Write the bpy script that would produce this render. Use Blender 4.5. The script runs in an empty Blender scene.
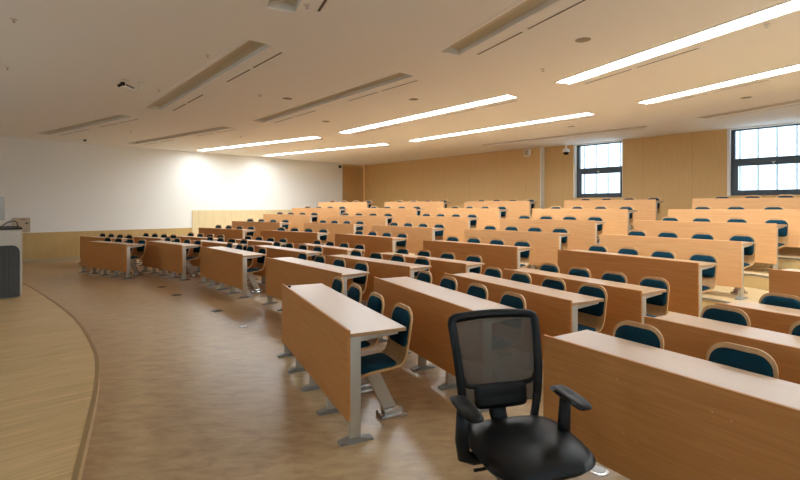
import bpy, bmesh, math, random
from mathutils import Vector, Matrix
from mathutils.geometry import delaunay_2d_cdt
random.seed(7)
SC = bpy.context.scene
COL = SC.collection
PI = math.pi
F = 470.0; HY = 206.5; EYE = 1.593; CEIL = 3.51; STAGE = 0.10

# ------------------------------------------------------------------ helpers
def link(o):
    COL.objects.link(o); return o

def mesh_obj(name, bm, mat, parent=None, smooth=False, angle=None):
    bmesh.ops.recalc_face_normals(bm, faces=bm.faces)
    me = bpy.data.meshes.new(name); bm.to_mesh(me); bm.free()
    for m in (mat if isinstance(mat, (list, tuple)) else [mat]):
        me.materials.append(m)
    if smooth or angle:
        for p in me.polygons: p.use_smooth = True
        if angle:
            me.set_sharp_from_angle(angle=math.radians(angle))
    o = bpy.data.objects.new(name, me); link(o)
    if parent: o.parent = parent
    return o

def tag(o, label=None, cat=None, group=None, kind=None):
    if label: o['label'] = label
    if cat: o['category'] = cat
    if group: o['group'] = group
    if kind: o['kind'] = kind
    return o

def empty(name, loc, rz=0, label=None, cat=None, group=None):
    o = bpy.data.objects.new(name, None); link(o)
    o.location = loc; o.rotation_euler = (0, 0, rz); o.empty_display_size = .1
    return tag(o, label, cat, group)

def box(bm, x0, x1, y0, y1, z0, z1, M=None, bevel=0, seg=2):
    vs = [bm.verts.new(Vector((x, y, z))) for z in (z0, z1) for y in (y0, y1) for x in (x0, x1)]
    fs = [(0, 2, 3, 1), (4, 5, 7, 6), (0, 1, 5, 4), (2, 6, 7, 3), (0, 4, 6, 2), (1, 3, 7, 5)]
    faces = [bm.faces.new([vs[i] for i in f]) for f in fs]
    if bevel:
        es = list({e for f in faces for e in f.edges})
        r = bmesh.ops.bevel(bm, geom=es, offset=bevel, segments=seg, affect='EDGES', profile=.5)
        vs = list({v for f in r['faces'] for v in f.verts} | {v for v in vs if v.is_valid})
    if M is not None:
        bmesh.ops.transform(bm, matrix=M, verts=vs)
    return vs

def prism(bm, poly, z0, z1):
    """vertical prism over a plan polygon"""
    n = len(poly)
    a = [bm.verts.new((p[0], p[1], z0)) for p in poly]
    b = [bm.verts.new((p[0], p[1], z1)) for p in poly]
    bm.faces.new(a[::-1]); bm.faces.new(b)
    for i in range(n):
        bm.faces.new((a[i], a[(i+1) % n], b[(i+1) % n], b[i]))

def extrude_profile(bm, poly, x0, x1):
    """polygon in (y,z) pushed along x"""
    a = [bm.verts.new((x0, p[0], p[1])) for p in poly]
    b = [bm.verts.new((x1, p[0], p[1])) for p in poly]
    n = len(poly)
    bm.faces.new(a); bm.faces.new(b[::-1])
    for i in range(n):
        bm.faces.new((a[i], b[i], b[(i+1) % n], a[(i+1) % n]))

def lathe(bm, prof, M=None, seg=20):
    """prof: (r,z) list, spun about z, closed at both ends"""
    rings = []
    for r, z in prof:
        rings.append([bm.verts.new((r*math.cos(2*PI*i/seg), r*math.sin(2*PI*i/seg), z)) for i in range(seg)])
    vs = [v for r in rings for v in r]
    for a, b in zip(rings[:-1], rings[1:]):
        for i in range(seg):
            bm.faces.new((a[i], a[(i+1) % seg], b[(i+1) % seg], b[i]))
    bm.faces.new(rings[0][::-1]); bm.faces.new(rings[-1])
    if M is not None: bmesh.ops.transform(bm, matrix=M, verts=vs)

def tube(bm, pts, rad, seg=10, flat=1.0):
    """swept round (or flattened) bar through 3-D points; rad a number or list"""
    pts = [Vector(p) for p in pts]
    rings = []
    t = None
    for i, p in enumerate(pts):
        d = (pts[min(i+1, len(pts)-1)] - pts[max(i-1, 0)]).normalized()
        if t is None:
            ref = Vector((0, 0, 1)) if abs(d.z) < .9 else Vector((0, 1, 0))
            t = ref
        t = (t - d*t.dot(d)).normalized(); s = d.cross(t).normalized()
        r = rad[i] if isinstance(rad, (list, tuple)) else rad
        rings.append([bm.verts.new(p + s*(r*math.cos(2*PI*k/seg)) + t*(r*flat*math.sin(2*PI*k/seg))) for k in range(seg)])
    for a, b in zip(rings[:-1], rings[1:]):
        for i in range(seg):
            bm.faces.new((a[i], a[(i+1) % seg], b[(i+1) % seg], b[i]))
    bm.faces.new(rings[0][::-1]); bm.faces.new(rings[-1])

def catmull(pts, n=5):
    out = []
    P = [pts[0]] + list(pts) + [pts[-1]]
    for i in range(1, len(P)-2):
        for k in range(n):
            t = k/n
            out.append(tuple(.5*((2*P[i][c]) + (-P[i-1][c]+P[i+1][c])*t + (2*P[i-1][c]-5*P[i][c]+4*P[i+1][c]-P[i+2][c])*t*t
                                 + (-P[i-1][c]+3*P[i][c]-3*P[i+1][c]+P[i+2][c])*t**3) for c in range(len(pts[0]))))
    out.append(tuple(pts[-1]))
    return out

def sheet(bm, prof, hw, off0, off1, nx=9, bow=0.0, bulge=0.0):
    """bent board: profile in (y,z), half-width hw(i/(n-1), dist0, dist1); two skins at offsets off0 and off1 along the profile normal"""
    n = len(prof)
    ln = [0]
    for a, b in zip(prof[:-1], prof[1:]): ln.append(ln[-1] + math.dist(a, b))
    grids = []
    for off in (off0, off1):
        g = []
        for i, (y, z) in enumerate(prof):
            a = prof[max(i-1, 0)]; b = prof[min(i+1, n-1)]
            d = Vector((b[0]-a[0], b[1]-a[1])).normalized(); nrm = Vector((-d.y, d.x))
            w = hw(ln[i], ln[-1]-ln[i])
            row = []
            for j in range(nx):
                f = -1 + 2*j/(nx-1)
                o = off + bow*f*f
                if off == off1 and bulge:
                    e = min(1, ln[i]/.05, (ln[-1]-ln[i])/.05) * (1-f**6)
                    o = off0 + (off1-off0)*(.25+.75*max(0, e)**.5) + bow*f*f
                row.append(bm.verts.new((f*w, y+nrm.x*o, z+nrm.y*o)))
            g.append(row)
        grids.append(g)
    A, B = grids
    for i in range(n-1):
        for j in range(nx-1):
            bm.faces.new((A[i][j], A[i+1][j], A[i+1][j+1], A[i][j+1]))
            bm.faces.new((B[i][j], B[i][j+1], B[i+1][j+1], B[i+1][j]))
        for j in (0, nx-1):
            bm.faces.new((A[i][j], B[i][j], B[i+1][j], A[i+1][j]))
    for i in (0, n-1):
        for j in range(nx-1):
            bm.faces.new((A[i][j], A[i][j+1], B[i][j+1], B[i][j]))

def rounded(hwid, r0, r1):
    """half width with quarter-round corners of radius r0 at the start and r1 at the end"""
    def f(d0, d1):
        w = hwid
        if d0 < r0: w = hwid - r0 + math.sqrt(max(0, r0*r0-(r0-d0)**2))
        if d1 < r1: w = hwid - r1 + math.sqrt(max(0, r1*r1-(r1-d1)**2))
        return w
    return f

# ------------------------------------------------------------------ materials
def lin(c):
    return tuple((v/255/12.92 if v/255 <= .04045 else ((v/255+.055)/1.055)**2.4) for v in c) + (1,)

def mat(name, col, rough=.5, metal=0, spec=.5, **kw):
    m = bpy.data.materials.new(name); m.use_nodes = True
    b = m.node_tree.nodes['Principled BSDF']
    b.inputs['Base Color'].default_value = lin(col)
    b.inputs['Roughness'].default_value = rough
    b.inputs['Metallic'].default_value = metal
    b.inputs['Specular IOR Level'].default_value = spec
    for k, v in kw.items(): b.inputs[k].default_value = v
    return m

def grain(m, c0, c1, scale, nscale=3, detail=6, lo=.3, hi=.7, coord='Object', rot=0, rough=None, bump=0, dist=.6):
    """streaky noise between two colours; scale stretches the object coordinates"""
    nt = m.node_tree; N = nt.nodes; L = nt.links; b = N['Principled BSDF']
    tc = N.new('ShaderNodeTexCoord'); mp = N.new('ShaderNodeMapping')
    mp.inputs['Scale'].default_value = scale; mp.inputs['Rotation'].default_value = (0, 0, rot)
    no = N.new('ShaderNodeTexNoise'); no.inputs['Scale'].default_value = nscale; no.inputs['Detail'].default_value = detail
    no.inputs['Distortion'].default_value = dist
    cr = N.new('ShaderNodeValToRGB')
    cr.color_ramp.elements[0].position = lo; cr.color_ramp.elements[0].color = lin(c0)
    cr.color_ramp.elements[1].position = hi; cr.color_ramp.elements[1].color = lin(c1)
    L.new(tc.outputs[coord], mp.inputs['Vector']); L.new(mp.outputs[0], no.inputs['Vector'])
    L.new(no.outputs['Fac'], cr.inputs['Fac']); L.new(cr.outputs[0], b.inputs['Base Color'])
    if rough:
        mr = N.new('ShaderNodeMapRange'); mr.inputs['To Min'].default_value = rough[0]; mr.inputs['To Max'].default_value = rough[1]
        L.new(no.outputs['Fac'], mr.inputs['Value']); L.new(mr.outputs[0], b.inputs['Roughness'])
    if bump:
        bp = N.new('ShaderNodeBump'); bp.inputs['Strength'].default_value = bump; bp.inputs['Distance'].default_value = .002
        L.new(no.outputs['Fac'], bp.inputs['Height']); L.new(bp.outputs[0], b.inputs['Normal'])
    return m, mp, cr

M_panel, _, _ = grain(mat('beech_laminate', (184, 132, 86), .5, 0, .3), (180, 119, 62), (197, 135, 76), (1.2, 40, 22), 2.2, 5, .25, .75)
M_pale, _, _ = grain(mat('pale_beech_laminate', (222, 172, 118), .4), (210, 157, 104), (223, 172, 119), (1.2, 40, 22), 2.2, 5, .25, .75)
M_top, _, _ = grain(mat('beech_desktop', (188, 146, 102), .3, 0, .5, **{'Coat Weight': .6, 'Coat Roughness': .3}), (172, 132, 92), (186, 147, 106), (1.2, 22, 22), 2.2, 5, .25, .75, rough=(.3, .38))
M_leg = mat('painted_aluminium', (188, 180, 166), .42, .35)
M_shell, _, _ = grain(mat('beech_plywood', (208, 166, 116), .4), (190, 144, 92), (208, 164, 112), (6, 1.5, 1.5), 3, 4, .3, .7)
M_cush, _, _ = grain(mat('teal_cloth', (8, 46, 66), .9, 0, .15), (6, 42, 56), (13, 62, 78), (60, 60, 60), 8, 2, .35, .65, bump=.3)
M_chrome = mat('brushed_metal', (200, 198, 194), .25, .9)
M_cream = mat('cream_paint', (214, 202, 182), .9, 0, .2)
M_ceiling = mat('ceiling_paint', (238, 235, 230), .95, 0, .1)
M_white = mat('white_wall_paint', (232, 231, 226), .8, 0, .25)
M_fix = mat('fixture_white', (214, 208, 196), .6)
M_dim = mat('unlit_diffuser', (200, 190, 166), .5)
M_slit = mat('dark_slot', (96, 80, 64), .8)
M_black = mat('black_plastic', (10, 10, 11), .5, 0, .3)
M_leather = mat('black_leatherette', (8, 8, 9), .42, 0, .3)
M_frame = mat('window_frame_grey', (66, 78, 88), .4, .2)
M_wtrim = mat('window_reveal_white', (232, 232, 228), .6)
M_podw = mat('podium_white', (196, 190, 178), .45)
M_podg = mat('podium_grey', (64, 66, 66), .5)
M_screen = mat('monitor_back', (186, 190, 188), .4)
M_red = mat('red_print', (190, 30, 40), .5)
M_silverp = mat('silver_plastic', (190, 190, 188), .4, .3)
M_glass = mat('window_glass', (235, 245, 248), .02, 0, .5)
g = M_glass.node_tree; g.nodes.clear()
_o = g.nodes.new('ShaderNodeOutputMaterial'); _m = g.nodes.new('ShaderNodeMixShader'); _t = g.nodes.new('ShaderNodeBsdfTransparent'); _g = g.nodes.new('ShaderNodeBsdfGlossy')
_t.inputs[0].default_value = (.95, .98, 1, 1); _g.inputs['Roughness'].default_value = .03
_m.inputs[0].default_value = .06
g.links.new(_t.outputs[0], _m.inputs[1]); g.links.new(_g.outputs[0], _m.inputs[2]); g.links.new(_m.outputs[0], _o.inputs[0])
# frosted facade panels outside: sky light passes through them
M_frost = mat('frosted_panel', (240, 246, 250), .9)
g = M_frost.node_tree; g.nodes.clear()
_o = g.nodes.new('ShaderNodeOutputMaterial'); _a = g.nodes.new('ShaderNodeAddShader'); _t = g.nodes.new('ShaderNodeBsdfTransparent'); _d = g.nodes.new('ShaderNodeBsdfTranslucent')
_t.inputs[0].default_value = (.10, .105, .11, 1); _d.inputs[0].default_value = (.62, .66, .68, 1)
g.links.new(_t.outputs[0], _a.inputs[0]); g.links.new(_d.outputs[0], _a.inputs[1]); g.links.new(_a.outputs[0], _o.inputs[0])

def wood_panels(name, c0, c1, rough, board=1.2, seam=.006):
    """veneered wall board: fine upright grain, thin upright seams every `board` metres along object X"""
    m, mp, cr = grain(mat(name, c0, rough), c0, c1, (26, 26, 1.0), 2, 5, .3, .7)
    nt = m.node_tree; N = nt.nodes; L = nt.links; b = N['Principled BSDF']
    tc = N.new('ShaderNodeTexCoord'); sx = N.new('ShaderNodeSeparateXYZ'); L.new(tc.outputs['Object'], sx.inputs[0])
    mo = N.new('ShaderNodeMath'); mo.operation = 'PINGPONG'; mo.inputs[1].default_value = board/2; L.new(sx.outputs['X'], mo.inputs[0])
    lt = N.new('ShaderNodeMath'); lt.operation = 'LESS_THAN'; lt.inputs[1].default_value = seam; L.new(mo.outputs[0], lt.inputs[0])
    mx = N.new('ShaderNodeMix'); mx.data_type = 'RGBA'; L.new(lt.outputs[0], mx.inputs['Factor'])
    L.new(cr.outputs[0], mx.inputs[6]); mx.inputs[7].default_value = lin(tuple(int(v*.94) for v in c0))
    L.new(mx.outputs[2], b.inputs['Base Color'])
    return m
M_wood = wood_panels('veneer_wall', (204, 166, 106), (212, 176, 120), .5)
M_door = wood_panels('veneer_door', (178, 138, 84), (190, 152, 98), .45, 10)
M_wains = wood_panels('pale_veneer', (210, 190, 146), (220, 202, 162), .45, 1.2)
M_lowv = wood_panels('honey_veneer', (184, 152, 94), (194, 164, 108), .45, 1.2)
M_riser = wood_panels('riser_veneer', (206, 176, 118), (216, 190, 134), .5, 1.8)

def plank_floor(name, c0, c1, rot, rough, pw, pl):
    m = mat(name, c0, rough); nt = m.node_tree; N = nt.nodes; L = nt.links; b = N['Principled BSDF']
    tc = N.new('ShaderNodeTexCoord'); mp = N.new('ShaderNodeMapping'); mp.inputs['Rotation'].default_value = (0, 0, rot)
    L.new(tc.outputs['Object'], mp.inputs['Vector'])
    br = N.new('ShaderNodeTexBrick'); br.inputs['Scale'].default_value = 1; br.inputs['Brick Width'].default_value = pl; br.inputs['Row Height'].default_value = pw
    br.inputs['Mortar Size'].default_value = .0012; br.inputs['Bias'].default_value = 0
    br.inputs['Color1'].default_value = lin(c0); br.inputs['Color2'].default_value = lin(c1)
    br.inputs['Mortar'].default_value = lin(tuple(int(v*.8) for v in c0))
    L.new(mp.outputs[0], br.inputs['Vector'])
    m2 = N.new('ShaderNodeMapping'); m2.inputs['Scale'].default_value = (1.0, 16, 1); m2.inputs['Rotation'].default_value = (0, 0, 0); L.new(mp.outputs[0], m2.inputs['Vector'])
    no = N.new('ShaderNodeTexNoise'); no.inputs['Scale'].default_value = 2.5; no.inputs['Detail'].default_value = 6; L.new(m2.outputs[0], no.inputs['Vector'])
    cr = N.new('ShaderNodeValToRGB'); cr.color_ramp.elements[0].position = .3; cr.color_ramp.elements[0].color = (.82, .80, .77, 1); cr.color_ramp.elements[1].position = .7; cr.color_ramp.elements[1].color = (1.1, 1.1, 1.1, 1)
    L.new(no.outputs['Fac'], cr.inputs['Fac'])
    mx = N.new('ShaderNodeMix'); mx.data_type = 'RGBA'; mx.blend_type = 'MULTIPLY'; mx.inputs['Factor'].default_value = 1
    L.new(br.outputs['Color'], mx.inputs[6]); L.new(cr.outputs[0], mx.inputs[7]); L.new(mx.outputs[2], b.inputs['Base Color'])
    return m, no, b
M_stage, _, _ = plank_floor('stage_oak', (210, 178, 130), (198, 166, 116), math.radians(-42), .34, .09, 1.2)
# main floor: worn, mottled linoleum with a soft sheen
M_floor = mat('mottled_linoleum', (168, 138, 100), .3)
nt = M_floor.node_tree; N = nt.nodes; L = nt.links
tc = N.new('ShaderNodeTexCoord'); n1 = N.new('ShaderNodeTexNoise'); n1.inputs['Scale'].default_value = 5; n1.inputs['Detail'].default_value = 9; n1.inputs['Roughness'].default_value = .62; n1.inputs['Distortion'].default_value = .5
mpf = N.new('ShaderNodeMapping'); mpf.inputs['Rotation'].default_value = (0, 0, math.radians(-42)); mpf.inputs['Scale'].default_value = (1, 2.2, 1)
L.new(tc.outputs['Object'], mpf.inputs['Vector']); L.new(mpf.outputs[0], n1.inputs['Vector'])
cr = N.new('ShaderNodeValToRGB'); e = cr.color_ramp.elements
e[0].position = .36; e[0].color = lin((166, 136, 100)); e[1].position = .66; e[1].color = lin((194, 166, 126))
L.new(n1.outputs['Fac'], cr.inputs['Fac']); L.new(cr.outputs[0], N['Principled BSDF'].inputs['Base Color'])
mr = N.new('ShaderNodeMapRange'); mr.inputs['To Min'].default_value = .22; mr.inputs['To Max'].default_value = .42
L.new(n1.outputs['Fac'], mr.inputs['Value']); L.new(mr.outputs[0], N['Principled BSDF'].inputs['Roughness'])
M_tier, _, _ = grain(mat('tier_linoleum', (205, 182, 140), .4), (192, 164, 118), (210, 186, 142), (1, 1, 1), 2.5, 7, .3, .7)
M_nose = mat('step_nosing', (150, 142, 128), .4, .4)

def emitter(name, col, strength):
    m = bpy.data.materials.new(name); m.use_nodes = True; n = m.node_tree; n.nodes.clear()
    o = n.nodes.new('ShaderNodeOutputMaterial'); e = n.nodes.new('ShaderNodeEmission')
    e.inputs[0].default_value = (*col, 1); e.inputs[1].default_value = strength
    n.links.new(e.outputs[0], o.inputs[0]); return m
LAMP = 10.0
M_lit = emitter('lit_diffuser', (.87, .95, 1.0), LAMP)

# chair mesh of the black office chair's back: woven net, part see-through
M_net = mat('woven_net', (92, 84, 74), .8)
nt = M_net.node_tree; N = nt.nodes; L = nt.links
tr = N.new('ShaderNodeBsdfTransparent'); mx = N.new('ShaderNodeMixShader'); tc = N.new('ShaderNodeTexCoord')
wv = N.new('ShaderNodeTexChecker'); wv.inputs['Scale'].default_value = 420
mr = N.new('ShaderNodeMapRange'); mr.inputs['To Min'].default_value = .55; mr.inputs['To Max'].default_value = .75
L.new(tc.outputs['Object'], wv.inputs['Vector']); L.new(wv.outputs['Fac'], mr.inputs['Value']); L.new(mr.outputs[0], mx.inputs[0])
L.new(tr.outputs[0], mx.inputs[1]); L.new(N['Principled BSDF'].outputs[0], mx.inputs[2]); L.new(mx.outputs[0], N['Material Output'].inputs[0])

# ------------------------------------------------------------------ camera
cd = bpy.data.cameras.new('camera'); cam = link(bpy.data.objects.new('camera', cd))
cam.location = (0, 0, EYE); cam.rotation_euler = (PI/2, 0, 0)
cd.sensor_width = 36; cd.lens = F/800*36; cd.shift_y = -(240-HY)/800; cd.clip_start = .05
SC.camera = cam

# ------------------------------------------------------------------ plan of the room
V2 = lambda x, y: Vector((x, y))
LW0 = V2(-9.68, 14.07); LWD = V2(.71, .704).normalized()
BW0 = V2(-1.485, 21.78); BWD = V2(.674, -.739).normalized(); BWN = V2(.739, .674).normalized()   # BWN points out of the room
def hit(p, d, q, e):
    """point where line p+ad meets line q+be"""
    det = d.x*(-e.y) + e.x*d.y
    r = q - p
    a = (r.x*(-e.y) + e.x*r.y)/det
    return p + d*a
RW0 = BWD*3.2; FW0 = BWN*(-3.5)
WW0 = BW0 + BWN*.22                       # the window wall stands a little further back
cLB = hit(LW0, LWD, BW0, BWD); cRB = hit(RW0, BWN, WW0, BWD); cRF = hit(RW0, BWN, FW0, BWD); cLF = hit(LW0, LWD, FW0, BWD)
TH = .25

def wall_frame(name, p, d, kind='structure'):
    """returns matrix: local x along the wall, local y outwards, z up"""
    return Matrix(((d.x, -d.y, 0, p.x), (d.y, d.x, 0, p.y), (0, 0, 1, 0), (0, 0, 0, 1)))
def place(o, p, d):
    o.matrix_world = wall_frame('', p, d); return o
def struct(o): return tag(o, kind='structure')

# floor and ceiling
bm = bmesh.new()
fl = [cLF, cRF, cRB, cLB]
cen = sum(fl, Vector((0, 0)))/4
prism(bm, [p + (p-cen).normalized()*.3 for p in fl], -.12, 0)
struct(mesh_obj('floor', bm, M_floor))

# stage: raised low platform with a bowed front edge
def cpt(px, py, z): 
    Z = (EYE-z)*F/(py-HY); return V2((px-400)/F*Z, Z)
edge = [cpt(*p, STAGE) for p in [(15, 280), (30, 286), (60, 305), (80, 322.5), (95, 347.5), (99, 365), (97.5, 390), (92.5, 415), (77.5, 480)]]
# least squares circle
import numpy as np
A = np.array([[2*p.x, 2*p.y, 1] for p in edge]); bb = np.array([p.x**2+p.y**2 for p in edge])
cx, cy, cc = np.linalg.lstsq(A, bb, rcond=None)[0]; R = math.sqrt(cc+cx*cx+cy*cy); cs = V2(cx, cy)
a_far = math.atan2(edge[0].y-cy, edge[0].x-cx); a_near = math.atan2(edge[-1].y-cy, edge[-1].x-cx)
print('stage circle', cx, cy, R, math.degrees(a_far), math.degrees(a_near))
def inside_room(p, m=.02):
    return ((p-LW0).dot(V2(LWD.y, -LWD.x)) > m and (p-FW0).dot(BWN) > m and (p-RW0).dot(BWD) < -m)
arc = []
mid = catmull([tuple(p) for p in edge], 6)
for i in range(-60, 120):
    a = a_far + (a_near-a_far)*i/50
    p = cs + V2(math.cos(a), math.sin(a))*R
    if inside_room(p) and (i < -3 or i > 53): arc.append(p)
    if i == 25: arc += [V2(*q) for q in mid]
# keep the stretch that runs from the left wall to the front or right wall
poly = list(arc)
sp = hit(arc[0], (arc[0]-arc[1]).normalized(), LW0 + V2(LWD.y, -LWD.x)*.01, LWD); poly.insert(0, sp)
endp = hit(arc[-1], (arc[-1]-arc[-2]).normalized(), FW0+BWN*.01, BWD)
poly.append(endp)
cl = hit(LW0 + V2(LWD.y, -LWD.x)*.01, LWD, FW0+BWN*.01, BWD)
poly.append(cl)
bm = bmesh.new(); prism(bm, poly, 0, STAGE)
st = struct(mesh_obj('floor_stage', bm, [M_stage]))
# thin metal-coloured edge strip along the bow
bm = bmesh.new()
pp = [sp]+arc+[endp]
inn = []
for i, p in enumerate(pp):
    inn.append(p - (p-cs).normalized()*.03)
strip = pp + inn[::-1]
prism(bm, strip, STAGE, STAGE+.004)
struct(mesh_obj('trim_stage', bm, mat('stage_edge', (150, 122, 80), .4)))

# ------------------------------------------------------------------ desks: plan data (x, y, facing angle, length) by column and row
DATA = {'a1': (-6.851, 10.809, 58.174, 2.028), 'a2': (-8.12, 12.6, 58.0, 1.89), 'a3': (-6.97, 12.67, 56.0, 1.9), 'a4': (-5.74, 12.77, 54.4, 1.978), 'a5': (-5.27, 13.716, 54.329, 2.17), 'a6': (-4.409, 14.271, 56.567, 2.184), 'a7': (-3.707, 15.22, 55.159, 2.215), 'a8': (-2.981, 16.386, 53.77, 2.339), 'a9': (-2.174, 17.472, 54.813, 2.432),
'b2': (-5.487, 10.774, 48.9, 2.15), 'b3': (-4.537, 11.007, 49.0, 2.15), 'b4': (-3.713, 11.4, 48.5, 2.1), 'b5': (-2.92, 12.166, 53.821, 2.205), 'b6': (-2.015, 13.041, 48.712, 2.126), 'b7': (-1.294, 13.524, 53.024, 2.258), 'b8': (-0.468, 14.722, 51.81, 2.386), 'b9': (0.424, 15.836, 52.225, 2.476),
'c2': (-3.452, 8.961, 40.5, 2.2), 'c3': (-2.515, 9.31, 42.4, 2.2), 'c4': (-1.74, 9.8, 41.3, 2.2), 'c5': (-0.857, 10.421, 41.509, 2.099), 'c6': (-0.01, 11.04, 41.561, 2.134), 'c7': (0.907, 12.17, 42.434, 2.183), 'c8': (1.816, 13.084, 40.444, 2.312), 'c9': (2.837, 14.093, 41.83, 2.396),
'd2': (-1.468, 6.761, 38.3, 2.36), 'd3': (-0.61, 7.276, 42.2, 2.2), 'd4': (0.207, 7.641, 41.2, 2.25), 'd5': (1.144, 8.213, 41.363, 2.125), 'd6': (2.054, 9.01, 42.712, 2.14), 'd7': (2.872, 9.455, 40.211, 2.182), 'd8': (3.969, 10.608, 38.479, 2.329), 'd9': (5.134, 11.711, 37.166, 2.384),
'e1': (-0.808, 4.082, 25.745, 2.104), 'e2': (0.162, 4.581, 26.33, 2.124), 'e3': (1.025, 5.006, 28.853, 1.983), 'e4': (1.872, 5.437, 30.599, 1.928), 'e5': (2.874, 6.197, 30.37, 2.009), 'e6': (3.906, 7.005, 33.376, 2.046), 'e7': (5.019, 7.94, 34.302, 2.186), 'e8': (5.933, 8.319, 32.364, 2.339), 'e9': (6.76, 8.98, 34.4, 2.18),
'f2': (1.543, 2.027, 31.746, 2.36), 'f3': (2.432, 2.563, 30.871, 2.3), 'f4': (3.294, 3.05, 30.578, 2.3), 'f5': (4.305, 3.896, 27.775, 2.152)}
TZ = {5: .186, 6: .369, 7: .573, 8: .776, 9: .99}
# where the tiers run on past the right edge of the photograph
GHOST = {'f6': (5.219, 4.309, 28.274, 2.124), 'f7': (6.229, 4.852, 28.274, 2.182), 'f8': (7.366, 5.463, 28.274, 2.337), 'f9': (8.45, 6.0, 28.274, 2.421)}
def vecs(th):
    th = math.radians(th); n = V2(math.cos(th), math.sin(th)); return n, V2(-n.y, n.x)   # n: away from the stage, u: towards the left end

# ------------------------------------------------------------------ tiers
for k in range(5, 10):
    front = []
    for c in 'abcdef':
        x, y, th, ln = DATA.get(c+str(k)) or GHOST[c+str(k)]
        n, u = vecs(th); p = V2(x, y) - n*.26
        front += [p + u*ln*.42, p - u*ln*.42]
    n, u = vecs((DATA['a%d' % k])[2]+4)
    lft = hit(front[0], u, LW0 + V2(LWD.y, -LWD.x)*.005, LWD)
    n, u = vecs(24)
    rgt = hit(front[-1], u, RW0 - BWD*.005, BWN)
    line = [lft] + front + [rgt]
    back = [hit(RW0 - BWD*.005, BWN, BW0-BWN*.005, BWD), hit(LW0 + V2(LWD.y, -LWD.x)*.005, LWD, BW0-BWN*.005, BWD)]
    z0 = 0 if k == 5 else TZ[k-1]
    bm = bmesh.new()
    poly = line + back
    prism(bm, poly, z0, TZ[k])
    for f in bm.faces:
        f.material_index = 0 if abs(f.normal.z) > .5 else 1
    bm.normal_update()
    for f in bm.faces: f.material_index = 0 if abs(f.normal.z) > .5 else 1
    o = struct(mesh_obj('floor_tier', bm, [M_tier, M_riser]))
    # metal nosing along the front edge of the step
    bm = bmesh.new()
    dirs = []
    for i in range(len(line)):
        a = line[max(0, i-1)]; b = line[min(len(line)-1, i+1)]
        d = (b-a).normalized(); dirs.append(V2(-d.y, d.x))
    outer = [p - q*.012 for p, q in zip(line, dirs)]; inner = [p + q*.035 for p, q in zip(line, dirs)]
    # prism between the two rows, just proud of the tread
    prism(bm, outer[1:-1] + inner[1:-1][::-1], TZ[k]-.022, TZ[k]+.004)
    struct(mesh_obj('trim_step', bm, M_nose))

# ------------------------------------------------------------------ walls
def wallbox(name, p, d, x0, x1, y0, y1, z0, z1, m, parent=None):
    bm = bmesh.new(); box(bm, x0, x1, y0, y1, z0, z1)
    o = mesh_obj(name, bm, m); place(o, p, d); return struct(o)
# local y of wall_frame is the left-hand normal of d
lenL = (cLB-cLF).length; sF = (cLF-LW0).dot(LWD)
DOOR0, DOOR1 = 10.0, (cLB-LW0).dot(LWD)-.02
wallbox('wall_left', LW0, LWD, sF-.3, DOOR0, 0, TH, -.1, CEIL, M_white)
wallbox('wall_left_door_side', LW0, LWD, DOOR0, DOOR1+.4, .06, TH, -.1, CEIL, M_wood)
bm = bmesh.new(); box(bm, 0, DOOR1-DOOR0-.06, 0, .055, 0, CEIL-TZ[9]-.1)
dr = struct(mesh_obj('door_1', bm, M_door)); Mx = wall_frame('', LW0 + LWD*(DOOR0+.03), LWD); Mx[2][3] = TZ[9]; dr.matrix_world = Mx
bm = bmesh.new(); box(bm, .08, .1, -.05, -.03, .95, 1.15, bevel=.004); box(bm, .08, .1, -.03, 0, .96, .98); box(bm, .08, .1, -.03, 0, 1.12, 1.14)
dh = mesh_obj('door_handle', bm, M_chrome, dr)
# low veneer wainscot, then the taller one beside the tiers
SW = 3.33+.05
wallbox('trim_wainscot_low', LW0, LWD, sF+.02, SW, -.02, 0, .10, .85, M_lowv)
wallbox('baseboard_left', LW0, LWD, sF+.02, SW, -.03, 0, 0, .10, mat('skirting_grey', (176, 160, 128), .5))
wallbox('trim_wainscot_high', LW0, LWD, SW, DOOR0-.02, -.03, 0, 0, 1.46, M_wains)

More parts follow.
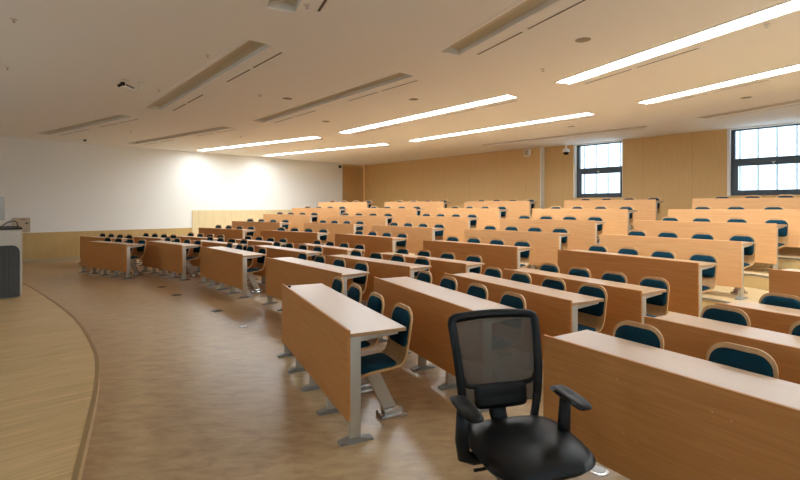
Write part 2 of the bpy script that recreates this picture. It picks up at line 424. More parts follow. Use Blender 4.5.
# back wall (veneer) up to the jog, then the window wall
T_J = 8.92
wallbox('wall_back', BW0, BWD, -.25, T_J, 0, TH+.3, -.1, CEIL, M_wood)
WIN = [(9.95, 11.44, 1), (13.96, 15.75, 2), (17.9, 19.55, 3)]
SILL = 1.86; HEAD = CEIL-.03
xs = T_J-.05
tR = (cRB-WW0).dot(BWD)
def window_wall(side, P, D, x_start, x_end, wins, facade):
    segs = []; xs = x_start
    for a, b, i in wins:
        segs.append((xs, a)); xs = b
    segs.append((xs, x_end))
    for a, b in segs:
        wallbox('wall_%s_pier' % side, P, D, a, b, 0, TH, -.1, CEIL, M_wood if side == 'windows' else M_white)
    for a, b, i in wins:
        wallbox('wall_%s_sill' % side, P, D, a, b, 0, TH, -.1, SILL, M_wood if side == 'windows' else M_white)
        wallbox('wall_%s_head' % side, P, D, a, b, 0, TH, HEAD, CEIL, M_wtrim)
        w = b-a; h = HEAD-SILL
        win = empty('window_%d' % i, (0, 0, 0)); tag(win, kind='structure')  # also names the added fill-light windows of the unseen walls
        Mx = wall_frame('', P + D*a, D); Mx[2][3] = SILL; win.matrix_world = Mx
        def part(nm, boxes, m):
            bm = bmesh.new()
            for q in boxes: box(bm, *q)
            return struct(mesh_obj(nm, bm, m, win))
        part('window_reveal', [(0, .06, -.012, .19, 0, h), (w-.012, w, -.012, .19, 0, h)], M_wtrim)
        zr = .83
        part('window_frame', [(.06, .14, .10, .20, 0, h), (w-.06, w-.012, .10, .20, 0, h), (.14, w-.06, .10, .20, 0, .07), (.14, w-.06, .10, .20, h-.03, h), (.14, w-.06, .08, .20, zr-.06, zr+.07)], M_frame)
        part('lower_sash', [(.14, .2, .09, .15, .07, zr-.06), (w-.1, w-.06, .09, .15, .07, zr-.06), (.2, w-.1, .09, .15, .07, .13), (.2, w-.1, .09, .15, zr-.11, zr-.06)], M_frame)
        bm = bmesh.new(); box(bm, w*.5-.012, w*.5+.012, .05, .09, zr-.13, zr-.05, bevel=.004); box(bm, w*.5-.04, w*.5+.04, .06, .08, zr-.05, zr-.035)
        struct(mesh_obj('window_latch', bm, M_silverp, win))
        part('window_pane', [(.14, w-.06, .155, .161, .05, h-.02)], M_glass)
    # frosted facade panels hung outside, each with a thin joint to the next
    f0, f1 = facade
    bm = bmesh.new(); x = f0
    while x < f1:
        box(bm, x, x+.36, .75, .76, 1.0, 4.4); x += .375
    o = mesh_obj('facade_screen', bm, M_frost); place(o, P, D); struct(o)
    bm = bmesh.new(); x = f0-.0075
    while x < f1:
        box(bm, x-.010, x+.010, .73, .79, 1.0, 4.4); x += .375
    o = mesh_obj('trim_facade', bm, mat('facade_joint', (120, 134, 144), .5)); place(o, P, D); struct(o)
window_wall('windows', WW0, BWD, T_J-.05, tR+.3, WIN, (9.2, tR+1.0))
bm = bmesh.new(); box(bm, T_J, T_J+.03, -.22, 0, 0, CEIL); o = mesh_obj('return_painted_light', bm, M_wtrim); place(o, WW0, BWD); struct(o)  # wall return; window light on it is put into its pale colour
# unseen right-hand wall; its windows are added to bring in fill light
lenR = (cRB-cRF).length
SILL = .95
window_wall('right', cRB, -BWN, -.3, lenR+.3, [(lenR-9.6, lenR-7.4, 4), (lenR-6.2, lenR-4.0, 5), (lenR-2.9, lenR-.7, 6)], (lenR-11, lenR+.3))
lenF = (cRF-cLF).length
window_wall('front', cRF, -BWD, -.3, lenF+.3, [(1.2, 3.4, 7), (5.2, 7.4, 8), (9.2, 11.4, 9), (13.2, 15.4, 10)], (.2, lenF-.5))  # unseen front wall; windows added to brighten the desk fronts

# ------------------------------------------------------------------ ceiling with recessed troughs
U = .9
def ptd(L_, R_=None, ang=None, ln=None):
    a = V2(*L_)*U
    if R_ is not None:
        b = V2(*R_)*U; d = (b-a).normalized(); return a, d, (b-a).length
    d = V2(math.sin(math.radians(ang)), -math.cos(math.radians(ang))); return a, d, ln*U
TR = [  # sector, ring, geometry, lit
 ('left', 3, ptd((-7.7, 17.8), (-2.6, 14.3)), 1), ('left', 4, ptd((-5.73, 19.6), (-.54, 15.9)), 1),
 ('middle', 3, ptd((-1.77, 13.5), (2.05, 8.97)), 1), ('middle', 4, ptd((.26, 15.2), (4.26, 10.66)), 1),
 ('right', 3, ptd((2.67, 8.05), None, 23.5, 6.1), 1), ('right', 4, ptd((4.87, 9.62), None, 23.5, 6.1), 1),
 ('left', 1, ptd((-10.6, 13.7), (-6.5, 10.87)), 0), ('left', 2, ptd((-9.2, 15.8), (-4.7, 12.45)), 0),
 ('middle', 1, ptd((-5.54, 10.2), (-1.92, 6.0)), 0), ('middle', 2, ptd((-3.67, 11.68), (0, 7.45)), 0),
 ('right', 1, ptd((-1.43, 5.02), None, 24, 6.0), 0), ('right', 2, ptd((.55, 6.47), None, 25, 6.1), 0),
 ('middle', 5, ptd((2.76, 16.2), (6.44, 12.36)), 0), ('right', 5, ptd((7.1, 11.26), None, 22.5, 5.6), 0)]
TW = .28
bm = bmesh.new()
outer = [p + (p-cen).normalized()*.3 for p in fl]
cv = [p.copy() for p in outer]; ce = [(i, (i+1) % 4) for i in range(4)]; holes = []
for s, r, (p, d, ln), lit in TR:
    q = V2(-d.y, d.x); base = len(cv)
    rect = [p, p+d*ln, p+d*ln+q*TW, p+q*TW]
    cv += rect; ce += [(base+i, base+(i+1) % 4) for i in range(4)]; holes.append((p, d, q, ln))
vv, ee, ff, *_ = delaunay_2d_cdt(cv, ce, [], 0, 1e-5)
bv = [bm.verts.new((v.x, v.y, CEIL)) for v in vv]
for f in ff:
    c = sum((vv[i] for i in f), Vector((0, 0)))/len(f)
    if any(0 < (c-p).dot(d) < ln and 0 < (c-p).dot(q) < TW for p, d, q, ln in holes): continue
    bm.faces.new([bv[i] for i in f])
# give the ceiling board thickness
r = bmesh.ops.extrude_face_region(bm, geom=list(bm.faces))
bmesh.ops.translate(bm, vec=(0, 0, .02), verts=[g for g in r['geom'] if isinstance(g, bmesh.types.BMVert)])
struct(mesh_obj('ceiling', bm, M_ceiling))
# roof slab over everything keeps the sky out
bm = bmesh.new(); prism(bm, outer, CEIL+.22, CEIL+.35); struct(mesh_obj('ceiling_slab', bm, M_cream))

ORD = {1: 'first', 2: 'second', 3: 'third', 4: 'fourth', 5: 'fifth'}
for s, r, (p, d, ln), lit in TR:
    rz = math.atan2(d.y, d.x)
    t = empty('ceiling_light', (p.x, p.y, CEIL), rz,
        ('glowing white' if lit else 'unlit grey') + ' recessed ceiling trough light, %s from the stage in the %s fan' % (ORD[r], s), 'ceiling light',
        'lit ceiling troughs' if lit else 'unlit ceiling troughs')
    dep = .075
    bm = bmesh.new()
    box(bm, 0, ln, 0, .008, .0, dep+.02); box(bm, 0, ln, TW-.008, TW, .0, dep+.02)
    box(bm, 0, .008, .008, TW-.008, .0, dep+.02); box(bm, ln-.008, ln, .008, TW-.008, .0, dep+.02)
    box(bm, .008, ln-.008, .008, TW-.008, dep+.012, dep+.02)
    mesh_obj('housing', bm, M_fix, t)
    bm = bmesh.new()
    fw = .022
    box(bm, -fw, ln+fw, -fw-.03, 0, -.006, .0); box(bm, -fw, ln+fw, TW, TW+fw, -.006, .0)
    box(bm, -fw, 0, 0, TW, -.006, .0); box(bm, ln, ln+fw, 0, TW, -.006, .0)
    mesh_obj('flange', bm, M_ceiling, t)
    bm = bmesh.new()
    if lit:
        box(bm, .01, ln-.01, .01, TW-.01, .028, .034)
        mesh_obj('diffuser', bm, M_lit, t)
    else:
        # reflector with a shallow ridge
        for y0, y1, z0, z1 in ((.01, .10, .05, .078), (.10, .18, .078, .078), (.18, TW-.01, .078, .05)):
            extrude_profile(bm, [(y0, z0), (y1, z1), (y1, z1+.006), (y0, z0+.006)], .01, ln-.01)
        mesh_obj('reflector', bm, M_dim, t)
    # slot air diffusers beside the trough
    for i, (a, b) in enumerate([(.1, .98), (1.04, 1.93), (ln-2.0, ln-1.1), (ln-1.04, ln-.14)]):
        q = V2(-d.y, d.x); o0 = p + d*a + q*(TW+.17)
        sl = empty('slot_diffuser', (o0.x, o0.y, CEIL), rz,
            'thin dark air slot, %s from left beside the %s trough of the %s fan' % (ORD[i+1], ORD[r], s), 'air vent', 'slot air diffusers')
        w = b-a
        bm = bmesh.new(); box(bm, 0, w, 0, .016, -.006, 0); box(bm, 0, w, .046, .062, -.006, 0); box(bm, 0, .012, .016, .046, -.006, 0); box(bm, w-.012, w, .016, .046, -.006, 0)
        mesh_obj('frame', bm, M_ceiling, sl)
        bm = bmesh.new(); box(bm, .012, w-.012, .016, .046, -.003, 0); mesh_obj('slit', bm, M_slit, sl)

def ceil_pt(px, py):
    Z = (CEIL-EYE)*F/(HY-py); return V2((px-400)/F*Z, Z)
for px, py, lab in [(583, 39, 'round grey ceiling speaker grille near the longest glowing trough'), (287.5, 98, 'round ceiling speaker between two unlit troughs'),
                    (413.7, 98.7, 'round ceiling speaker left of the glowing middle trough'), (326, 121, 'small round speaker right above the third glowing trough'),
                    (746, 97, 'round ceiling speaker near the right window'), (571, 126, 'round ceiling speaker in front of the small window')]:
    c = ceil_pt(px, py)
    sp_ = empty('ceiling_speaker', (c.x, c.y, CEIL), 0, lab, 'speaker', 'round ceiling speakers')
    bm = bmesh.new(); lathe(bm, [(.10, 0), (.10, -.006), (.088, -.010)], seg=24); mesh_obj('rim', bm, M_ceiling, sp_, angle=40)
    bm = bmesh.new(); lathe(bm, [(.088, -.008), (.086, -.011), (.05, -.014)], seg=24); mesh_obj('grille', bm, mat('speaker_grille', (150, 140, 120), .7), sp_, angle=40)
for px, py, lab in [(207.5, 55, 'small ceiling sprinkler above the long unlit trough'), (159, 89.5, 'small ceiling sprinkler left of the middle unlit trough'),
                    (131, 131, 'small ceiling sprinkler between the two left unlit troughs'), (241, 136, 'small ceiling sprinkler above the left glowing trough'),
                    (543, 69, 'small ceiling sprinkler left of the long glowing trough'), (260, 94.5, 'small pale ceiling sensor between unlit troughs'),
                    (14, 19, 'small ceiling sprinkler in the upper left corner of the view'), (7.5, 67, 'small ceiling sprinkler at the far left edge'), (767, 24, 'small ceiling sprinkler right of the long glowing trough'), (307, 5, 'small ceiling sprinkler between nearest trough and its air slot')]:
    c = ceil_pt(px, py)
    sp_ = empty('ceiling_sprinkler', (c.x, c.y, CEIL), 0, lab, 'sprinkler', 'ceiling sprinklers')
    bm = bmesh.new(); lathe(bm, [(.035, 0), (.033, -.006), (.012, -.008)], seg=16); mesh_obj('rosette', bm, M_fix, sp_, angle=40)
    bm = bmesh.new(); lathe(bm, [(.008, -.008), (.008, -.03), (.018, -.032), (.018, -.035)], seg=12); mesh_obj('deflector', bm, M_chrome, sp_, angle=40)

# camera bracket hanging from the ceiling, upper left
c = ceil_pt(131, 80)
br = empty('camera_bracket', (c.x, c.y, CEIL), math.radians(38), 'black camera on a bent white ceiling bracket', 'camera')
bm = bmesh.new(); box(bm, -.12, -.02, -.05, .05, -.012, 0, bevel=.003); box(bm, .10, .17, -.03, .03, -.012, 0, bevel=.003); mesh_obj('mount_plate', bm, M_fix, br)
bm = bmesh.new(); tube(bm, catmull([(.135, 0, -.01), (.135, 0, -.10), (.11, 0, -.15), (.0, 0, -.16), (-.12, 0, -.135)], 4), .010, 8); mesh_obj('arm', bm, M_fix, br, smooth=True)
bm = bmesh.new(); box(bm, -.14, -.08, -.03, .03, -.10, -.05, bevel=.01); mesh_obj('camera_body', bm, M_black, br)
bm = bmesh.new(); tube(bm, [(-.13, 0, -.09), (-.17, -.01, -.12)], .022, 12); tube(bm, [(-.07, 0, -.08), (.04, 0, -.12)], .01, 8); mesh_obj('lens', bm, M_black, br, angle=40)
# small dark camera by the white wall
c = ceil_pt(85, 139.5)
dm = empty('dome_camera', (c.x, c.y, CEIL), 0, 'small black dome camera under the ceiling beside the white wall', 'camera', 'dome cameras')
bm = bmesh.new(); lathe(bm, [(.045, 0), (.045, -.02), (.04, -.025)], seg=16); mesh_obj('collar', bm, M_podg, dm, angle=40)
bm = bmesh.new(); lathe(bm, [(.038, -.025), (.034, -.045), (.02, -.06), (.006, -.064)], seg=16); mesh_obj('dome', bm, M_black, dm, smooth=True)
# white dome camera on a stem by the window
q = WW0 + BWD*9.82 - BWN*.22
dm = empty('dome_camera', (q.x, q.y, CEIL), 0, 'white dome camera on a ceiling stem beside the small window', 'camera', 'dome cameras')
bm = bmesh.new(); lathe(bm, [(.05, 0), (.05, -.012), (.018, -.015), (.018, -.14)], seg=14); mesh_obj('stem', bm, M_wtrim, dm, angle=40)
bm = bmesh.new(); lathe(bm, [(.05, -.12), (.10, -.15), (.11, -.2), (.11, -.24)], seg=20); mesh_obj('housing', bm, M_wtrim, dm, angle=50)
bm = bmesh.new(); lathe(bm, [(.085, -.24), (.08, -.28), (.055, -.31), (.01, -.325)], seg=20); mesh_obj('dome', bm, M_black, dm, smooth=True)
# wall speaker on the veneer wall
bm = bmesh.new(); box(bm, -.10, .10, -.14, 0, -.12, .12, bevel=.02)
ws = empty('wall_speaker', (0, 0, 0), 0, 'small cream wall speaker high on the veneer wall by the corner', 'speaker')
Mx = wall_frame('', BW0 + BWD*8.5, BWD); Mx[2][3] = 3.36; ws.matrix_world = Mx
mesh_obj('case', bm, M_wtrim, ws, angle=40)
bm = bmesh.new(); box(bm, -.075, .075, -.146, -.14, -.09, .09, bevel=.002); mesh_obj('grille', bm, mat('cream_grille', (180, 168, 140), .7), ws)
# little green-black lamp by the door
em = empty('exit_lamp', (0, 0, 0), 0, 'tiny dark green lamp box high on the white wall by the door', 'lamp')
Mx = wall_frame('', LW0 + LWD*(DOOR0-.16), LWD); Mx[2][3] = 3.37; em.matrix_world = Mx
bm = bmesh.new(); box(bm, -.07, .07, -.05, 0, -.06, .06, bevel=.006); mesh_obj('case', bm, mat('lamp_green', (52, 60, 40), .5), em)
bm = bmesh.new(); box(bm, -.055, .055, -.054, -.05, -.045, .045); mesh_obj('cover', bm, mat('lamp_cover', (44, 48, 30), .3), em)
# pale control box on the white wall
cb = empty('wall_cabinet', (0, 0, 0), 0, 'pale wall control box above the wainscot behind the podium', 'control box')
Mx = wall_frame('', LW0 + LWD*(-1.3), LWD); Mx[2][3] = .885; cb.matrix_world = Mx
bm = bmesh.new(); box(bm, -.19, .19, -.10, 0, 0, .39, bevel=.008); mesh_obj('case', bm, mat('control_box', (176, 162, 140), .5), cb)
bm = bmesh.new(); box(bm, -.17, .17, -.108, -.10, .02, .37, bevel=.003); mesh_obj('door', bm, mat('control_door', (184, 170, 148), .5), cb)
bm = bmesh.new(); box(bm, .08, .14, -.118, -.108, .22, .26, bevel=.003); mesh_obj('lock', bm, M_podg, cb)
bm = bmesh.new(); box(bm, -.02, .09, -.112, -.108, .335, .35); mesh_obj('name_plate', bm, M_podg, cb)

# floor outlets
for px, py, lab in [(162, 287, 'dark floor outlet cover on the aisle floor, closest to the podium'), (177, 295, 'second dark floor outlet cover from the podium, on the aisle floor'), (217.5, 311, 'third dark floor outlet cover from the podium, on the aisle floor')]:
    Z = EYE*F/(py-HY); c = V2((px-400)/F*Z, Z)
    o = empty('floor_outlet', (c.x, c.y, 0), math.radians(-42), lab, 'floor outlet', 'square floor outlets')
    bm = bmesh.new(); box(bm, -.07, .07, -.07, .07, 0, .006, bevel=.002); mesh_obj('plate', bm, mat('outlet_brown', (70, 56, 40), .4), o)
    bm = bmesh.new(); box(bm, -.05, .05, -.05, .05, .006, .009, bevel=.001); mesh_obj('lid', bm, mat('outlet_lid', (58, 46, 34), .4), o)
def round_outlet(px, py, lab):
    Z = EYE*F/(py-HY); c = V2((px-400)/F*Z, Z)
    o = empty('round_floor_outlet', (c.x, c.y, 0), 0, lab, 'floor outlet')
    bm = bmesh.new(); lathe(bm, [(.06, 0), (.058, .006), (.045, .009)], seg=28); mesh_obj('ring', bm, M_chrome, o, angle=40)
    bm = bmesh.new(); lathe(bm, [(.044, .007), (.04, .012), (.01, .013)], seg=28); mesh_obj('lid', bm, M_silverp, o, angle=40)
round_outlet(598, 471, 'round chrome floor outlet at the foot of the nearest right desk')
round_outlet(243.5, 326.5, 'round chrome floor outlet on the open aisle floor left of the desks')

# ------------------------------------------------------------------ desk parts
DH = .765; PB = .155
def leg_mesh():
    bm = bmesh.new()
    box(bm, -.022, .022, .022, .10, .02, .712, bevel=.004)                       # upright
    extrude_profile(bm, [(.10, .712), (.38, .712), (.38, .698), (.10, .678)], -.018, .018)   # bracket under the top
    return bm
def foot_mesh():
    bm = bmesh.new()
    extrude_profile(bm, [(-.05, 0), (.19, 0), (.19, .012), (.10, .032), (.02, .034), (-.05, .014)], -.032, .032)
    return bm
LEG = mesh_obj('leg', leg_mesh(), M_leg, angle=30); LEG.name = 'leg'
LEGM = LEG.data; FOOT = mesh_obj('foot', foot_mesh(), mat('foot_grey', (150, 150, 146), .4, .4)); FOOTM = FOOT.data
bpy.data.objects.remove(LEG); bpy.data.objects.remove(FOOT)

def child(name, me, parent, loc=(0, 0, 0)):
    o = bpy.data.objects.new(name, me); link(o); o.parent = parent; o.location = loc; return o

COLN = {'a': 'first', 'b': 'second', 'c': 'third', 'd': 'fourth', 'e': 'fifth', 'f': 'sixth'}
ROWN = ['front', 'second', 'third', 'fourth', 'fifth', 'sixth', 'seventh', 'eighth', 'rearmost']
def rowname(c, k):
    first = 1 if c in 'ae' else 2
    i = k - first
    return 'rearmost' if k == 9 else ROWN[i]

def make_desk(key):
    x, y, th, ln = DATA[key]; c, k = key[0], int(key[1]); z = TZ.get(k, 0)
    rz = math.radians(th-90)
    if key == 'e1': lab = 'nearest whole beech lecture desk, standing alone ahead of its column beside the floor'
    elif key == 'f2': lab = 'large beech lecture desk right behind the black office chair, cut by the frame'
    else:
        lab = 'beech lecture desk, %s row of the %s column from the white wall' % (rowname(c, k), COLN[c])
    root = empty('lecture_desk', (x, y, z), rz, lab, 'desk', 'beech lecture desks')
    h = ln/2
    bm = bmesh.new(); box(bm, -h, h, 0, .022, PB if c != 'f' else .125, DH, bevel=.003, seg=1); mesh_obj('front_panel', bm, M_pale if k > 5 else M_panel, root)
    bm = bmesh.new(); box(bm, -h, h, .022, .44, .714, .740, bevel=.004, seg=2); mesh_obj('desktop', bm, M_top, root)
    for i in range(5):
        lx = -h + .03 + (2*h-.06)*i/4
        l = child('leg', LEGM, root, (lx, 0, 0)); child('foot', FOOTM, l)
    return root, h

# ------------------------------------------------------------------ chair parts
PROF = catmull([(.112, .374), (.15, .394), (.23, .408), (.34, .416), (.43, .424), (.476, .450), (.498, .50), (.512, .57), (.532, .69), (.550, .785), (.556, .834)], 4)
def sub(prof, a, b):
    ln = [0]
    for p, q in zip(prof[:-1], prof[1:]): ln.append(ln[-1]+math.dist(p, q))
    T = ln[-1]; n = 18; out = []
    for i in range(n+1):
        s = T*(a+(b-a)*i/n)
        j = max(0, min(len(prof)-2, next((k for k in range(len(ln)-1) if ln[k+1] >= s), len(ln)-2)))
        f = (s-ln[j])/(ln[j+1]-ln[j]); out.append(tuple(prof[j][q]+(prof[j+1][q]-prof[j][q])*f for q in (0, 1)))
    return out
bm = bmesh.new(); FULL = sub(PROF, 0, 1); 
dense = []
for i in range(60):
    t = i/59; t = t if 0 < t < 1 else t
    dense.append(t)
def sub_dense(a, b, n):
    # more rings near both ends so the rounded corners read
    ts = sorted({(1-math.cos(PI*i/n))/2 for i in range(n+1)})
    ln = [0]
    for p, q in zip(PROF[:-1], PROF[1:]): ln.append(ln[-1]+math.dist(p, q))
    T = ln[-1]; out = []
    for t in ts:
        s = T*(a+(b-a)*t)
        j = max(0, min(len(PROF)-2, next((k for k in range(len(ln)-1) if ln[k+1] >= s-1e-9), len(ln)-2)))
        f = (s-ln[j])/(ln[j+1]-ln[j]); out.append(tuple(PROF[j][q]+(PROF[j+1][q]-PROF[j][q])*f for q in (0, 1)))
    return out
HWC = .170
sheet(bm, sub_dense(0, 1, 26), rounded(HWC, .06, .105), -.007, .007, nx=9)
SHELL = mesh_obj('shell', bm, M_shell, angle=50)
bm = bmesh.new(); sheet(bm, sub_dense(.03, .44, 14), rounded(HWC-.018, .05, .05), .007, .032, nx=11, bulge=1); SEATC = mesh_obj('seat_cushion', bm, M_cush, smooth=True)
bm = bmesh.new(); sheet(bm, sub_dense(.62, .962, 16), rounded(HWC-.018, .045, .084), .007, .028, nx=11, bulge=1); BACKC = mesh_obj('back_cushion', bm, M_cush, smooth=True)
bm = bmesh.new()
extrude_profile(bm, [(.21, .396), (.32, .402), (.495, .045), (.395, .045)], -.026, .026)
LEGC = mesh_obj('leg', bm, M_leg)
bm = bmesh.new()
box(bm, -.05, .05, .16, .37, .384, .404, bevel=.006)
BRK = mesh_obj('bracket', bm, M_leg)
bm = bmesh.new()
box(bm, -.07, .07, .345, .56, 0, .034, bevel=.012); box(bm, -.05, .05, .375, .53, .03, .075, bevel=.018)
for sx in (-.045, .045):
    for yy in (.362, .512): lathe(bm, [(.012, .024), (.012, .036), (.006, .038)], Matrix.Translation((sx, yy, 0)), 10)
BASE = mesh_obj('base_plate', bm, M_chrome, angle=40)
CP = [(o.name.split('.')[0], o.data) for o in (SHELL, SEATC, BACKC, LEGC, BRK, BASE)]
for o in (SHELL, SEATC, BACKC, LEGC, BRK, BASE): bpy.data.objects.remove(o)
SEATN = ['leftmost seat', 'second seat from left', 'third seat from left', 'rightmost seat']
NUMC = {'a': 'one', 'b': 'two', 'c': 'three', 'd': 'four', 'e': 'five', 'f': 'six'}
def make_chair(key, i, root_desk, h):
    x, y, th, ln = DATA[key]; c, k = key[0], int(key[1]); z = TZ.get(k, 0); n, u = vecs(th)
    sh = {'e1': -.02, 'e2': -.025, 'e3': .035, 'e4': .045, 'e5': .03, 'e6': .06, 'e7': .11, 'e8': .08, 'e9': .06, 'f2': .005, 'f3': .01}.get(key)
    if sh is None: sh = {'a': -.07, 'b': -.06, 'c': -.03, 'd': 0}.get(c, 0) - (.06 if k == 2 else .02 if k < 5 else 0)
    lx = (i-1.5)*(ln*.2485) + sh
    p = V2(x, y) - u*lx + n*.004
    px = 400 + F*(p+n*.5).x/(p+n*.5).y
    if px > 822: return
    if key == 'e1': lab = 'teal-padded plywood chair, %s at the nearest whole desk ahead of the others' % SEATN[i]
    else: lab = 'teal-padded plywood chair, %s, %s row of column %s from white wall' % (SEATN[i], rowname(c, k), NUMC[c])
    r = empty('lecture_chair', (p.x, p.y, z), math.radians(th-90), lab, 'chair', 'teal padded lecture chairs')
    for nm, me in CP: child(nm, me, r)
for key in DATA:
    rd, h = make_desk(key)
    if key == 'e1':
        bm = bmesh.new(); lathe(bm, [(.016, .740), (.016, .752), (.010, .756)], Matrix.Translation((-h+.10, .06, 0)), 14); mesh_obj('cable_grommet', bm, M_black, rd, angle=40)
    if key == 'f2':
        for sx, sz in ((-.66, .64), (-.60, .635), (-.18, .64), (-.10, .63), (-.62, .36), (-.55, .34)):
            bm = bmesh.new(); lathe(bm, [(.005, 0), (.004, .002)], Matrix.Translation((sx, 0, sz)) @ Matrix.Rotation(PI/2, 4, 'X'), 10); mesh_obj('screw_cap', bm, M_shell, rd)
    for i in range(4): make_chair(key, i, rd, h)

# ------------------------------------------------------------------ podium at far left, standing on the stage
c = cpt(22.5, 297, STAGE)
pd = empty('podium', (c.x, c.y, STAGE), math.atan2(BWN.y, BWN.x), 'grey and white multimedia podium at the left edge of the stage', 'podium')
# local x: towards the seats, local y: away from the camera; origin at the near front corner
bm = bmesh.new(); box(bm, -.80, 0, 0, 1.1, .03, 1.12, bevel=.03, seg=3); box(bm, -.80, -.03, .03, 1.07, .0, .05)
mesh_obj('body', bm, M_podw, pd, angle=40)
bm = bmesh.new()
# grey side cheek with rounded upper corner
prof = [(-.78, .02), (-.035, .02)] + [(-.035, .74)] + [(-.035-.10*(1-math.cos(t)), .74+.12*math.sin(t)) for t in [PI/2*i/6 for i in range(1, 7)]] + [(-.78, .86)]
a = [bm.verts.new((p[0], -.02, p[1])) for p in prof]; b = [bm.verts.new((p[0], .01, p[1])) for p in prof]
bm.faces.new(a); bm.faces.new(b[::-1])
for i in range(len(prof)): bm.faces.new((a[i], b[i], b[(i+1) % len(prof)], a[(i+1) % len(prof)]))
ck = mesh_obj('side_panel', bm, M_podg, pd)
bm = bmesh.new()
for i in range(9): box(bm, -.66+.06*i, -.652+.06*i, -.0215, -.02, .08, .82)
mesh_obj('groove', bm, mat('groove_dark', (46, 48, 48), .6), ck)
bm = bmesh.new(); box(bm, -.46, -.36, -.024, -.02, .53, .58); mesh_obj('red_badge', bm, M_red, ck)
bm = bmesh.new(); box(bm, -.46, -.37, -.024, -.02, .46, .51); mesh_obj('white_badge', bm, M_podw, ck)
bm = bmesh.new(); extrude_profile(bm, [(0, 0), (1.1, 0), (1.1, .02), (0, .02)], -.80, 0)
for v in bm.verts: v.co.z += 1.12 + (-v.co.x)*.0 ; 
mesh_obj('worktop', bm, M_black, pd)
mn = empty('monitor', (0, 0, 0), 0, 'pale monitor standing on the podium at the left edge', 'monitor')
mn.matrix_world = pd.matrix_basis if False else Matrix.Translation((c.x, c.y, STAGE+1.14)) @ Matrix.Rotation(math.atan2(BWN.y, BWN.x), 4, 'Z') @ Matrix.Translation((-.21, .45, 0))
bm = bmesh.new(); box(bm, -.60, .0, -.03, .03, .12, .52, bevel=.01); mesh_obj('casing', bm, M_screen, mn, angle=40)
bm = bmesh.new(); box(bm, -.58, -.02, .03, .034, .14, .50); mesh_obj('screen', bm, M_black, mn)
bm = bmesh.new(); box(bm, -.34, -.26, -.02, .02, .008, .14); box(bm, -.42, -.18, -.10, .10, 0, .012, bevel=.004); mesh_obj('stand', bm, M_podg, mn)
bm = bmesh.new(); tube(bm, catmull([(-.06, .10, 1.151), (-.06, .11, 1.21), (-.10, .12, 1.25), (-.18, .13, 1.23), (-.25, .12, 1.18), (-.30, .11, 1.151)], 5), .008, 8)
cbl = mesh_obj('cable', bm, M_podg, None, smooth=True); cbl.matrix_world = Matrix.Translation((c.x, c.y, STAGE)) @ Matrix.Rotation(math.atan2(BWN.y, BWN.x), 4, 'Z')
tag(cbl, 'looped grey cable rising from the podium top beside the monitor', 'cable')

# ------------------------------------------------------------------ black office chair
oc = empty('office_chair', (.588, 2.27, 0), math.radians(14), 'black mesh-back office swivel chair with armrests in the foreground', 'office chair')
oc.scale = (1, 1, .987)
# seat cushion: a bulged, rounded pad
bm = bmesh.new()
def superpad(bm, cx, cy, cz, w, d, h, nx=22, ny=22, droop=.02, e=4.0):
    top = []; bot = []
    for i in range(nx+1):
        rt = []; rb = []
        for j in range(ny+1):
            fx = -1+2*i/nx; fy = -1+2*j/ny
            # square to rounded square
            k = (abs(fx)**e + abs(fy)**e)**(1/e); m = max(abs(fx), abs(fy))
            s = m/k if k > 1e-6 else 1
            X = fx*s; Y = fy*s
            q = max(0.0, 1-m**3.2)
            zt = h*.5*(q**.45) - droop*max(0, -Y)**3 - .012*(1-abs(X))*(1-abs(Y))
            zb = -h*.5*(q**.35) - droop*max(0, -Y)**3
            rt.append(bm.verts.new((cx+X*w/2, cy+Y*d/2, cz+zt)))
            rb.append(bm.verts.new((cx+X*w/2, cy+Y*d/2, cz+zb-.0001)))
        top.append(rt); bot.append(rb)
    for i in range(nx):
        for j in range(ny):
            bm.faces.new((top[i][j], top[i+1][j], top[i+1][j+1], top[i][j+1]))
            bm.faces.new((bot[i][j], bot[i][j+1], bot[i+1][j+1], bot[i+1][j]))
    per = [(i, 0) for i in range(nx)] + [(nx, j) for j in range(ny)] + [(i, ny) for i in range(nx, 0, -1)] + [(0, j) for j in range(ny, 0, -1)]
    for a, b in zip(per, per[1:]+per[:1]):
        bm.faces.new((top[a[0]][a[1]], top[b[0]][b[1]], bot[b[0]][b[1]], bot[a[0]][a[1]]))
superpad(bm, .01, -.015, .458, .545, .51, .10, droop=.025)
mesh_obj('seat', bm, M_leather, oc, smooth=True)
bm = bmesh.new(); box(bm, -.20, .20, -.20, .20, .385, .412, bevel=.01); mesh_obj('seat_pan', bm, M_black, oc)
# back frame: four-sided curved tube; sides lean back and spread towards the top
def bk(x, z):
    """point of the back surface: leans back and wraps forward at the sides"""
    t = (z-.50)/.52
    return (x, .235 + .10*t - .03*math.sin(PI*min(1, max(0, t))) - .45*x*x*.5, z)
ring = []
for t in range(0, 13): ring.append((-.208-.037*(t/12)**.8, .545+.435*t/12))
ring += [(-.240, .996), (-.222, 1.006), (-.18, 1.010), (-.09, 1.015), (0, 1.017), (.09, 1.015), (.18, 1.010), (.222, 1.006), (.240, .996)]
for t in range(12, -1, -1): ring.append((.208+.037*(t/12)**.8, .545+.435*t/12))
bm = bmesh.new()
tube(bm, [bk(x, z) for x, z in ring], .024, 10, .8)
lo = [(-.182, .565), (-.178, .62), (-.165, .655), (-.12, .672), (0, .676), (.12, .672), (.165, .655), (.178, .62), (.182, .565)]
tube(bm, [bk(x*1.14, z) for x, z in [(-.182, .70), (-.172, .675), (-.15, .660), (-.1, .652), (0, .65), (.1, .652), (.15, .660), (.172, .675), (.182, .70)]], .014, 10, .8)
for s in (-1, 1):
    tube(bm, [bk(s*.210, .60), bk(s*.206, .53), (s*.19, .215, .47), (s*.12, .15, .425), (s*.08, .05, .41)], [.02, .021, .022, .02, .016], 10)
mesh_obj('back_frame', bm, M_black, oc, smooth=True)
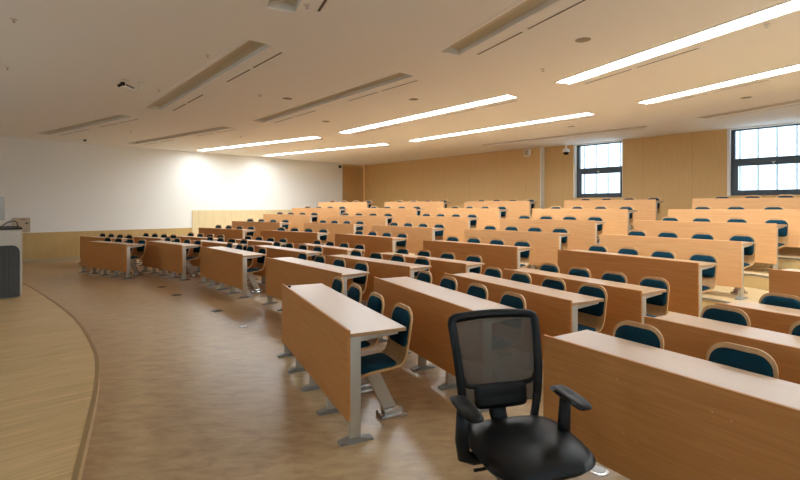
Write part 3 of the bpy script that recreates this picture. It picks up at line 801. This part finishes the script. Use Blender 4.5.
# net
bm = bmesh.new()
rows = []
for i in range(17):
    z = .56 + (1.006-.56)*i/16
    t = max(0, min(1, (z-.565)/.425)); w = .205+.037*t**.8
    rows.append([bm.verts.new(bk(-w + 2*w*j/20, z)) for j in range(21)])
for a, b in zip(rows[:-1], rows[1:]):
    for j in range(20): bm.faces.new((a[j], a[j+1], b[j+1], b[j]))
r = bmesh.ops.extrude_face_region(bm, geom=list(bm.faces)); bmesh.ops.translate(bm, vec=(0, .003, 0), verts=[g for g in r['geom'] if isinstance(g, bmesh.types.BMVert)])
mesh_obj('net_back', bm, M_net, oc, smooth=True)
# lumbar pad and spine
bm = bmesh.new()
superpad(bm, 0, 0, 0, .30, .13, .055, 18, 14, 0, 6)
bmesh.ops.transform(bm, matrix=Matrix.Translation((0, .222, .605)) @ Matrix.Rotation(PI/2-.15, 4, 'X'), verts=bm.verts)
mesh_obj('lumbar_pad', bm, M_black, oc, smooth=True)
bm = bmesh.new(); tube(bm, [bk(0, .66), (0, .275, .60), (0, .262, .50), (0, .21, .43), (0, .08, .40)], [.035, .05, .05, .045, .04], 12, .35); mesh_obj('spine', bm, M_black, oc, smooth=True)
# arms
for s in (-1, 1):
    bm = bmesh.new()
    tube(bm, [(s*.13, .02, .405), (s*.22-.02, .02, .402), (s*.265-.025, .02, .42), (s*.272-.028, .02, .50), (s*.272-.028, .01, .66)], [.024, .024, .026, .026, .022], 10, 1.3)
    ar = mesh_obj('armrest', bm, M_black, oc, smooth=True)
    bm = bmesh.new(); superpad(bm, s*.272-.028, -.03, .675, .092, .27, .036, 10, 20, .012, 4); mesh_obj('arm_pad', bm, M_black, ar, smooth=True)
bm = bmesh.new(); lathe(bm, [(.05, .375), (.05, .39), (.03, .372), (.028, .25), (.036, .25), (.036, .12), (.05, .11), (.05, .065)][::-1], seg=18); mesh_obj('gas_lift', bm, M_black, oc, angle=40)
bm = bmesh.new(); box(bm, -.09, .09, -.12, .10, .375, .392, bevel=.006); tube(bm, [(-.08, -.02, .385), (-.22, -.03, .375), (-.26, -.03, .375)], .008, 8); mesh_obj('tilt_mechanism', bm, M_black, oc)
sb = None
for i in range(5):
    a = 2*PI*i/5 + .45
    M = Matrix.Rotation(a, 4, 'Z')
    bm = bmesh.new(); tube(bm, [M @ Vector(p) for p in ((.03, 0, .095), (.16, 0, .092), (.30, 0, .078))], [.03, .024, .018], 10, .7)
    lg = mesh_obj('base_arm', bm, M_chrome, oc, smooth=True)
    bm = bmesh.new()
    for w in (-1, 1):
        lathe(bm, [(.010, -.011), (.026, -.010), (.028, 0), (.026, .010), (.010, .011)], M @ Matrix.Translation((.30, w*.014, .028)) @ Matrix.Rotation(PI/2, 4, 'X'), 16)
    tube(bm, [M @ Vector((.30, 0, .028)), M @ Vector((.30, 0, .075))], .007, 8)
    mesh_obj('caster', bm, M_black, lg, angle=40)

# ------------------------------------------------------------------ light
w = bpy.data.worlds.new('overcast_sky'); SC.world = w; w.use_nodes = True
bg = w.node_tree.nodes['Background']; bg.inputs[0].default_value = (.86, .94, 1.0, 1); bg.inputs[1].default_value = 1.5
SC.view_settings.view_transform = 'Standard'; SC.view_settings.look = 'None'; SC.view_settings.gamma = 1
SC.view_settings.use_curve_mapping = False
SC.view_settings.exposure = 1.85
SC.cycles.max_bounces = 14; SC.cycles.diffuse_bounces = 9; SC.cycles.glossy_bounces = 5; SC.cycles.transparent_max_bounces = 16
